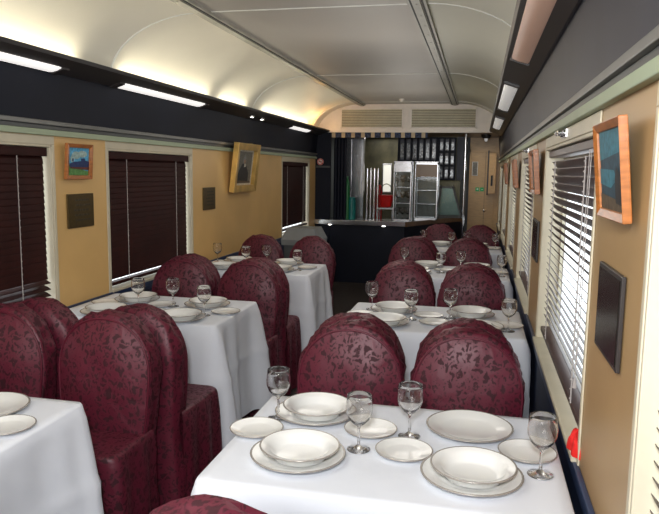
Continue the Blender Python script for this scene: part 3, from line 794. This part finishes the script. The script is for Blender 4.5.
# bar counter
t = thing('bar_counter', 'navy fronted serving bar with steel counter edge across the far end', 'bar counter', (-1.2, YH, 0))
def loc(x, y, z): return (x+1.2, y-YH, z)
front = [(XL+.001, 8.93), (BX1, 8.93), (-.60, 9.75), (-.26, 10.30)]
backp = [(XL+.001, 9.45), (BX1-.22, 9.45), (-.95, 10.0), (-.80, 10.62), (-.26, 10.62)]
poly = front + backp[::-1]
b = MB(); b.prism(poly, lambda x, y: loc(x, y, .0), lambda x, y: loc(x, y, BZ-.05)); b.build('front', M_navy, t)
b = MB(); b.prism([(XL+.001, 8.85), (BX1+.02, 8.85), (-.55, 9.72), (-.22, 10.28), (-.22, 10.62)] + backp[:-1][::-1], lambda x, y: loc(x, y, BZ-.02), lambda x, y: loc(x, y, BZ)); b.build('worktop', M_steel, t, bevel=.003)
b = MB(); b.box(loc(XL+.001, 8.835, BZ-.055), loc(BX1+.02, 8.862, BZ+.012)); b.build('steel_edge', M_chrome, t, bevel=.005)
b = MB(); e0 = Vector((BX1+.02, 8.85)); e1 = Vector((-.55, 9.72)); e2 = Vector((-.22, 10.28))
for a, c_ in ((e0, e1), (e1, e2)):
    d = (c_-a).normalized(); nn_ = Vector((d.y, -d.x))*.022
    b.prism([tuple(a), tuple(c_), tuple(c_+nn_), tuple(a+nn_)], lambda x, y: loc(x, y, BZ-.055), lambda x, y: loc(x, y, BZ+.008))
b.build('wooden_edge', M_brownw, t, bevel=.004)
for x, l in ((-1.98, 'left'), (-1.24, 'right')):
    b = MB(); b.lathe([(0, -.004), (.02, -.003), (.026, 0), (0, 0)], 14); b.build('downlight', M_spot, t, loc=loc(x, 8.838, BZ-.056))
# navy drapes/panels behind partition
b = MB()
for i, x in enumerate((-1.99, -1.945, -1.90, -1.855)):
    b.tube([(x+.01, 9.15, BZ), (x+.01, 9.15, 2.05)], .024, 10)
o = b.build('folding_screen', M_navy); tag(o, 'dark navy pleated folding screen at the left end of the bar', 'screen')
# steel column panels
b = MB(); b.box((-1.93, 9.62, 0), (-1.66, 9.70, 2.05)); b.box((-1.85, 9.60, .9), (-1.845, 9.62, 2.0)); b.box((-1.72, 9.60, .9), (-1.69, 9.625, 2.0))
for z in (1.15, 1.45, 1.75): b.box((-1.80, 9.59, z), (-1.76, 9.62, z+.02))
o = b.build('steel_cabinet', M_steel, bevel=.003); tag(o, 'tall brushed steel cabinet door behind the left end of bar', 'cabinet')
# bar back wall: shelves, bright window, dark panels
b = MB(); b.box((-2.05, 10.55, .5), (-.3, 10.62, 2.08)); struct(b.build('wall_galley', mat('galley_olive', (.07, .065, .035), .35, metal=.4, var=.5, vscale=5)))
t = thing('galley_window', 'bright narrow frosted panel glimpsed behind chrome rails in the galley', 'window', (-1.44, 10.54, 1.42))
MB().box((-.075, -.02, -.22), (.075, 0, .24)).build('frame', M_steel, t, bevel=.004)
MB().box((-.060, -.024, -.20), (.060, -.018, .22)).build('pane', mat('frosted_glow_pane', (.6, .6, .55), .5, emit=(1, .97, .85), es=.55), t)  # pane emits faintly in place of daylight from outside
t = thing('galley_equipment', 'steel coffee machine and taps glimpsed behind the display cases', 'appliance', (-1.15, 10.2, BZ))
MB().box((-.10, -.1, .0), (.16, .12, .40)).build('body', M_steel, t, bevel=.02)
b = MB()
for x in (-.06, .02, .10): b.tube([(x, -.11, .42), (x, -.11, .75), (x+.04, -.13, .80), (x+.08, -.14, .74)], .012, 8)
b.build('taps', M_chrome, t)
# grouped vertical chrome rails
for i, x in enumerate((-1.535, -1.485, -1.435, -1.385)):
    b = MB(); b.tube([(x, 9.2, BZ), (x, 9.2, 1.56)], .016, 12); b.lathe([(0, 0), (.028, 0), (.028, .01), (.016, .014)], 14, c=(x, 9.2, BZ+.0))
    b.lathe([(.016, 1.56), (.012, 1.575), (0, 1.578)], 12, c=(x, 9.2, 0))
    o = b.build('chrome_post', M_chrome); tag(o, ('leftmost', 'second', 'third', 'rightmost')[i] + ' of the four upright chrome posts on the bar beside red bin', 'post', 'upright chrome posts on the bar')
# green bottle-like cylinder over a teal tub
t = thing('teal_canister', 'teal canister standing at the left of the bar', 'canister', (-1.76, 9.25, BZ))
MB().lathe([(0, 0), (.055, 0), (.058, .01), (.058, .26), (.055, .275), (0, .275)], 20).build('body', M_teal, t)
MB().lathe([(.050, .275), (.050, .305), (.045, .31), (0, .31)], 20).build('lid', M_teal, t)
b = MB(); b.lathe([(0, 0), (.035, 0), (.036, .01), (.034, .48), (.028, .52), (.014, .56), (.013, .60), (0, .60)], 18)
o = b.build('green_bottle', M_green, loc=(-1.82, 9.22, BZ)); tag(o, 'tall dark green bottle behind the teal canister on the bar', 'bottle')
# red bin + extinguisher
t = thing('red_tub', 'glossy red plastic tub on the bar beside chrome posts', 'tub', (-1.27, 9.25, 1.04))
rows = []
for z, sx, sy in ((0, .06, .05), (.01, .075, .06), (.10, .095, .07), (.16, .105, .08), (.17, .11, .085), (.165, .10, .075), (.03, .07, .055), (.03, .01, .01)):
    rows.append([(sx*math.copysign(abs(math.cos(TAU*i/24))**.6, math.cos(TAU*i/24)), sy*math.copysign(abs(math.sin(TAU*i/24))**.6, math.sin(TAU*i/24)), z) for i in range(24)])
MB().grid(rows, 0, closed=True).build('body', M_red, t)
b = MB(); b.tube([(.09*math.cos(a), 0, .165+.16*math.sin(a)) for a in [PI*i/12 for i in range(13)]], .006, 8).build('handle', M_black, t)
b = MB(); b.box((-1.40, 9.12, BZ), (-1.14, 9.40, BZ+.0)); 
b = MB(); b.box((-.12, -.11, .155), (.12, .11, .175))
for sx in (-.1, .1):
    for sy in (-.09, .09): b.tube([(sx, sy, 0), (sx, sy, .155)], .008, 8)
o = b.build('metal_stand', M_steel, loc=(-1.27, 9.25, BZ)); tag(o, 'low metal stand under the red tub on the bar', 'stand')
t = thing('fire_extinguisher', 'red fire extinguisher standing behind the red tub', 'fire extinguisher', (-1.40, 9.42, BZ))
MB().lathe([(0, 0), (.045, 0), (.048, .01), (.048, .42), (.035, .47), (.015, .49), (0, .49)], 20).build('cylinder', M_red, t)
b = MB(); b.lathe([(0, .49), (.016, .49), (.016, .53), (0, .53)], 12); b.tube([(0, 0, .53), (.06, 0, .55)], .006, 6); b.tube([(0, 0, .51), (-.03, -.02, .50), (-.055, -.02, .40), (-.055, -.02, .2)], .007, 8); b.build('valve_and_hose', M_black, t)
# glass display cabinets on counter
def case(x0, x1, y0, y1, z1, name, label, topm, shelves, glassn, toph=.0):
    t = thing(name, label, 'display cabinet', ((x0+x1)/2, (y0+y1)/2, BZ)); hx, hy, H = (x1-x0)/2, (y1-y0)/2, z1-BZ
    b = MB(); p = .016
    for sx in (-1, 1):
        for sy in (-1, 1): b.box((sx*hx-(p if sx > 0 else 0), sy*hy-(p if sy > 0 else 0), 0), (sx*hx+(p if sx < 0 else 0), sy*hy+(p if sy < 0 else 0), H))
    for z in (0, H-.03):
        b.box((-hx, -hy, z), (hx, -hy+p, z+.03)); b.box((-hx, hy-p, z), (hx, hy, z+.03)); b.box((-hx, -hy, z), (-hx+p, hy, z+.03)); b.box((hx-p, -hy, z), (hx, hy, z+.03))
    b.box((-hx, -hy, H), (hx, hy, H+.012)); b.build('metal_frame', M_steel, t, bevel=.002)
    if toph: MB().box((-hx+p, -hy-.002, H-.03-toph), (hx-p, -hy+.006, H-.03)).build('top_panel', topm, t)
    b = MB(); b.box((-hx+p, -hy+.004, .03), (hx-p, -hy+.007, H-.03-toph)); b.box((-hx+.004, -hy+p, .03), (-hx+.007, hy-p, H-.03)); b.box((hx-.007, -hy+p, .03), (hx-.004, hy-p, H-.03)); b.build('glazing', M_pane, t)
    b = MB()
    for i in range(shelves):
        z = .03+(H-.06-toph)*(i+1)/(shelves+1); b.box((-hx+.012, -hy+.02, z), (hx-.012, hy-.02, z+.008))
    b.build('shelves', M_steel, t)
    MB().box((-hx+.01, hy-.012, .02), (hx-.01, hy-.006, H-.02)).build('back_panel', mat('case_back', (.07, .075, .065), .3, metal=.3), t)
    rnd = random.Random(int(x0*100)); q = 0
    for i in range(shelves+1):
        z = .0285 if i == 0 else .03+(H-.06-toph)*i/(shelves+1)+.0085
        for j in range(glassn):
            xx = -hx+.05+(2*hx-.10)*(j/(max(1, glassn-1)))
            g_ = G.copy(); C.objects.link(g_); g_.location = (t.location[0]+xx, t.location[1]-.03, BZ+z); tag(g_, 'small wine glass stored inside the %s on the bar' % name.replace('_', ' '), 'glass', 'glasses stored in the %s' % name.replace('_', ' ')); q += 1
    return t
case(-1.15, -.905, 9.05, 9.32, 1.665, 'narrow_display_cabinet', 'narrow chrome framed glass cabinet on the bar right of red tub', M_steel, 2, 3, .10)
case(-.90, -.575, 9.45, 9.80, 1.670, 'wide_display_cabinet', 'wide glass cabinet with amber top panel on the bar', M_amber, 2, 0, .17)
# slanted glass case
t = thing('slanted_display_case', 'low slanted glass display case at the right end of bar', 'display cabinet', (-.42, 9.80, BZ+.03))
b = MB(); sec = [(-.19, 0), (.19, 0), (.05, .44), (-.13, .44)]
for y0, y1 in ((-.20, -.18), (.18, .20)):
    for i in range(4):
        a, c_ = Vector(sec[i]), Vector(sec[(i+1) % 4]); d = (c_-a).normalized(); nv = Vector((-d.y, d.x))*.016
        b.prism([tuple(a), tuple(c_), tuple(c_+nv), tuple(a+nv)], lambda x, z: (x, y0, z), lambda x, z: (x, y1, z))
for x, z in sec: b.box((x-.008, -.2, z), (x+.008, .2, z+.016))
b.build('metal_frame', M_fixt, t)
b = MB(); b.prism([(-.17, .02), (.17, .02), (.04, .42), (-.12, .42)], lambda x, z: (x, -.175, z), lambda x, z: (x, -.172, z)); b.build('glazing', M_pane, t)
b = MB(); b.prism([(-.17, .02), (.17, .02), (.04, .42), (-.12, .42)], lambda x, z: (x, .16, z), lambda x, z: (x, .165, z)); b.build('back_panel', mat('mint_back', (.10, .15, .13), .25, metal=.4), t)
# hanging dark lattice racks
def rack(x0, x1, z0, z1, y, cols, rws, label):
    t = thing('hanging_rack', label, 'rack', ((x0+x1)/2, y, z0)); hx = (x1-x0)/2; H = z1-z0; b = MB()
    for i in range(cols+1):
        x = -hx+2*hx*i/cols; b.box((x-.014, -.03, 0), (x+.014, .03, H))
    for j in range(rws+1):
        z = (H-.02)*j/rws; b.box((-hx, -.025, z), (hx, .025, z+.024))
    b.build('lattice', M_navy, t, bevel=.003)
    MB().box((-hx, .032, 0), (hx, .038, H)).build('back_board', mat('rack_back', (.03, .035, .06), .4, var=.8, vscale=12), t)
    gm = mat('rack_pane', (.12, .13, .14), .2, metal=.3, var=.9, vscale=30)
    for i in range(cols):
        for j in range(rws):
            x = -hx+2*hx*(i+.5)/cols; z = (H-.02)*(j+.5)/rws; w = hx/cols*.5; MB().box((x-w, .026, z-(.055 if rws > 1 else .11)), (x+w, .0318, z+(.055 if rws > 1 else .10))).build('glass_pane', gm, t)
    return t
rack(-1.19, -.63, 1.69, 2.04, 9.9, 6, 1, 'dark navy lattice glass rack above the display cabinets, left one')
rack(-.61, -.37, 1.42, 2.04, 9.95, 3, 3, 'tall dark navy lattice rack above the slanted case')
MB_ = MB(); MB_.box((-.35, 10.05, 1.42), (-.24, 10.1, 2.06)); o = MB_.build('navy_panel', M_navyr, bevel=.003); tag(o, 'narrow slate blue panel beside the chrome corner post', 'panel')
b = MB(); b.tube([(-.215, 9.55, 0), (-.215, 9.55, 2.08)], .022, 14); b.lathe([(.022, 0), (.04, 0), (.04, .012), (.022, .02)], 14, c=(-.215, 9.55, 0)); o = b.build('corner_pole', M_chrome); tag(o, 'floor-to-ceiling chrome pole at the right corner of the bar', 'pole')
# valance: alternating navy patterned and cream tabs
b = MB(); x = -2.08; i = 0
while x < -.72:
    w = .085 if i % 2 == 0 else .05
    b.box((x, 8.94, 1.985), (min(x+w, -.70), 8.95, 2.055), i % 2); x += w; i += 1
o = b.build('valance', [M_vala, M_valc]); tag(o, 'short patterned navy and cream fabric valance over the bar opening', 'valance')

# ------------------------------------------------------------------ corridor end: door etc.
b = MB(); y = YE-.001
t = b.box((-.15, YE-.05, 0), (.225, YE-.005, 1.86)); o = struct(b.build('door_1', M_doorw, bevel=.004))
MB().lathe([(0, 0), (.02, 0), (.02, .01), (.008, .015), (.008, .04), (.018, .05), (0, .06)], 14).build('door_knob', M_chrome, o, loc=(.08, YE-.05, .95), rot=(R(90), 0, 0))
b = MB(); b.box((.073, YE-.052, 0), (.077, YE-.049, 1.86)); b.build('seam', M_fixt, o)
b = MB(); b.box((-.17, YE-.06, 0), (-.15, YE, 1.90)); b.box((-.17, YE-.06, 1.86), (.29, YE, 1.90)); b.box((.225, YE-.055, 0), (.29, YE, 1.86)); b.box((-.17, YE-.04, 1.90), (.29, YE, 2.08)); struct(b.build('trim_32', M_doorw))
t = thing('framed_notice', 'small pale framed notice on the end door', 'notice', (-.085, YE-.052, 1.60))
MB().box((-.045, -.01, -.11), (.045, 0, .11)).build('frame', M_white, t, bevel=.002); MB().box((-.035, -.012, -.10), (.035, -.0095, .10)).build('sheet', M_canv['hair'], t)
t = thing('exit_sign', 'small green emergency sign pair on the end door', 'sign', (.0, YE-.052, 1.28))
for x in (-.035, .035): MB().box((x-.028, -.006, -.03), (x+.028, 0, .03)).build('sign_panel', M_signg, t)
b = MB(); b.box((-.045, -.0075, -.008), (-.022, -.0055, .014)); b.box((.025, -.0075, -.004), (.05, -.0055, .004)); b.build('white_symbol', M_white, t)
t = thing('wall_cabinet', 'tall narrow tan cabinet with dark edge hanging beside the end door', 'cabinet', (.16, YE-.14, 1.22))
MB().box((-.035, -.06, 0), (.075, .08, .62)).build('body', M_doorw, t, bevel=.004); MB().box((-.055, -.062, -.02), (-.035, .08, .66)).build('dark_edge', M_fixt, t)
MB().box((.0, -.068, .12), (.03, -.058, .28)).build('black_switch', M_black, t)
t = thing('ceiling_lamp', 'small dark round lamp under the corridor ceiling', 'light', (.06, 9.9, 2.08))
MB().lathe([(0, 0), (.07, 0), (.07, -.02), (.05, -.05), (0, -.055)], 20).build('shade', M_fixt, t); MB().lathe([(0, -.055), (.025, -.055), (.02, -.09), (0, -.1)], 14).build('bulb_glass', M_diffw, t)

# grey bin left of bar
t = thing('grey_bin', 'grey plastic bin with sloping lid by the far left window', 'bin', (-1.84, 6.95, 0))
rows = [[(sx*.18*f, sy*.20*f, z) for sx, sy in ((-1,-1),(1,-1),(1,1),(-1,1))] for z, f in ((0, .85), (.74, 1))]
b = MB(); b.grid(rows, 0, closed=True, smooth=False); b.add(rows[0], [(0,1,2,3)]); b.add(rows[1], [(0,1,2,3)]); b.build('body', M_greyd, t, bevel=.01)
b = MB(); rows = [[(sx*a, sy*c_, z) for sx, sy in ((-1,-1),(1,-1),(1,1),(-1,1))] for a, c_, z in ((.20, .215, .742), (.205, .22, .80), (.15, .17, .92))]
b.grid(rows, 0, closed=True, smooth=False); b.add(rows[0], [(0,1,2,3)]); b.add(rows[-1], [(0,1,2,3)]); b.build('lid', M_grey, t, bevel=.01)

# ------------------------------------------------------------------ lights
def area(name, loc, rot, sx, sy, power, col=(1,1,1), spread=None):
    l = bpy.data.lights.new(name, 'AREA'); l.shape = 'RECTANGLE'; l.size = sx; l.size_y = sy; l.energy = power; l.color = col
    if spread: l.spread = R(spread)
    o = bpy.data.objects.new(name, l); C.objects.link(o); o.location = loc; o.rotation_euler = rot; return o
# camera flash just above the lens, bounced feel
fl = area('flash', (-.05, -.10, 1.78), (R(80), 0, R(10)), .16, .10, 36, (.96, .98, 1.0))
# added fill lamp behind the camera; the rear wall has no opening
area('rear_fill', (XM, -1.9, 1.75), (R(96), 0, 0), 1.8, .9, 30, (.98, .97, 1.0))
area('ceiling_fill', (-1.0, .3, 2.36), (0, 0, 0), .8, 2.4, 12, (1, .98, .95))  # added fill lamp without a fixture, raises the ambient light
area('middle_fill', (-1.0, 4.6, 2.36), (0, 0, 0), .7, 3.6, 7, (1, .93, .85))  # added fill lamp over the middle of the car, no fixture there
for px, py, pz, pe in ((-.9, 1.2, 1.75, 5), (-.75, 4.4, 1.75, 9), (-.75, 7.3, 1.75, 9)):  # invisible point lamps added to brighten the ceiling and header
    l_ = bpy.data.lights.new('soft_fill', 'POINT'); l_.energy = pe; l_.color = (1, .96, .9); l_.shadow_soft_size = .4
    o_ = bpy.data.objects.new('soft_fill', l_); C.objects.link(o_); o_.location = (px, py, pz)
area('galley_fill', (-1.3, 10.1, 2.05), (0, 0, 0), .9, .3, 7, (1, .96, .88))  # weak lamp added over the bar so the chrome glints
area('corridor_light', (.05, 10.1, 1.97), (0, 0, 0), .2, .4, 1.6, (1, .85, .62))
sp = bpy.data.lights.new('cove_end', 'POINT'); sp.energy = 2.2; sp.color = (1, .55, .2); sp.shadow_soft_size = .05
so = bpy.data.objects.new('cove_end', sp); C.objects.link(so); so.location = (-2.05, 8.45, 2.15)
for yy in (5.95, 6.24):
    sp = bpy.data.lights.new('picture_spot', 'SPOT'); sp.energy = 5; sp.color = (1, .8, .55); sp.spot_size = R(60); sp.spot_blend = .7; sp.shadow_soft_size = .02
    so = bpy.data.objects.new('picture_spot', sp); C.objects.link(so); so.location = (-2.06, yy, 2.0); so.rotation_euler = (0, R(-6), 0)
w = bpy.data.worlds.new('World'); S.world = w; w.use_nodes = True
bg = w.node_tree.nodes['Background']; bg.inputs[0].default_value = (.93, .96, 1, 1); bg.inputs[1].default_value = 2.6

# ------------------------------------------------------------------ camera
f_px, yaw, pitch, roll = 662.2858, .220339, .128984, .014565
cam = bpy.data.cameras.new('camera'); co = bpy.data.objects.new('camera', cam); C.objects.link(co)
cam.sensor_fit = 'HORIZONTAL'; cam.sensor_width = 36; cam.lens = 36*f_px/659; cam.clip_start = .02
fw = Vector((-math.sin(yaw)*math.cos(pitch), math.cos(yaw)*math.cos(pitch), -math.sin(pitch)))
r = Vector((math.cos(yaw), math.sin(yaw), 0)); u = r.cross(fw)
r2 = math.cos(roll)*r + math.sin(roll)*u; u2 = -math.sin(roll)*r + math.cos(roll)*u
co.matrix_world = Matrix(((r2.x, u2.x, -fw.x, 0), (r2.y, u2.y, -fw.y, 0), (r2.z, u2.z, -fw.z, 1.53), (0, 0, 0, 1)))
S.camera = co
S.cycles.transparent_max_bounces = 24
S.view_settings.view_transform = 'Standard'; S.view_settings.look = 'None'; S.view_settings.exposure = 0
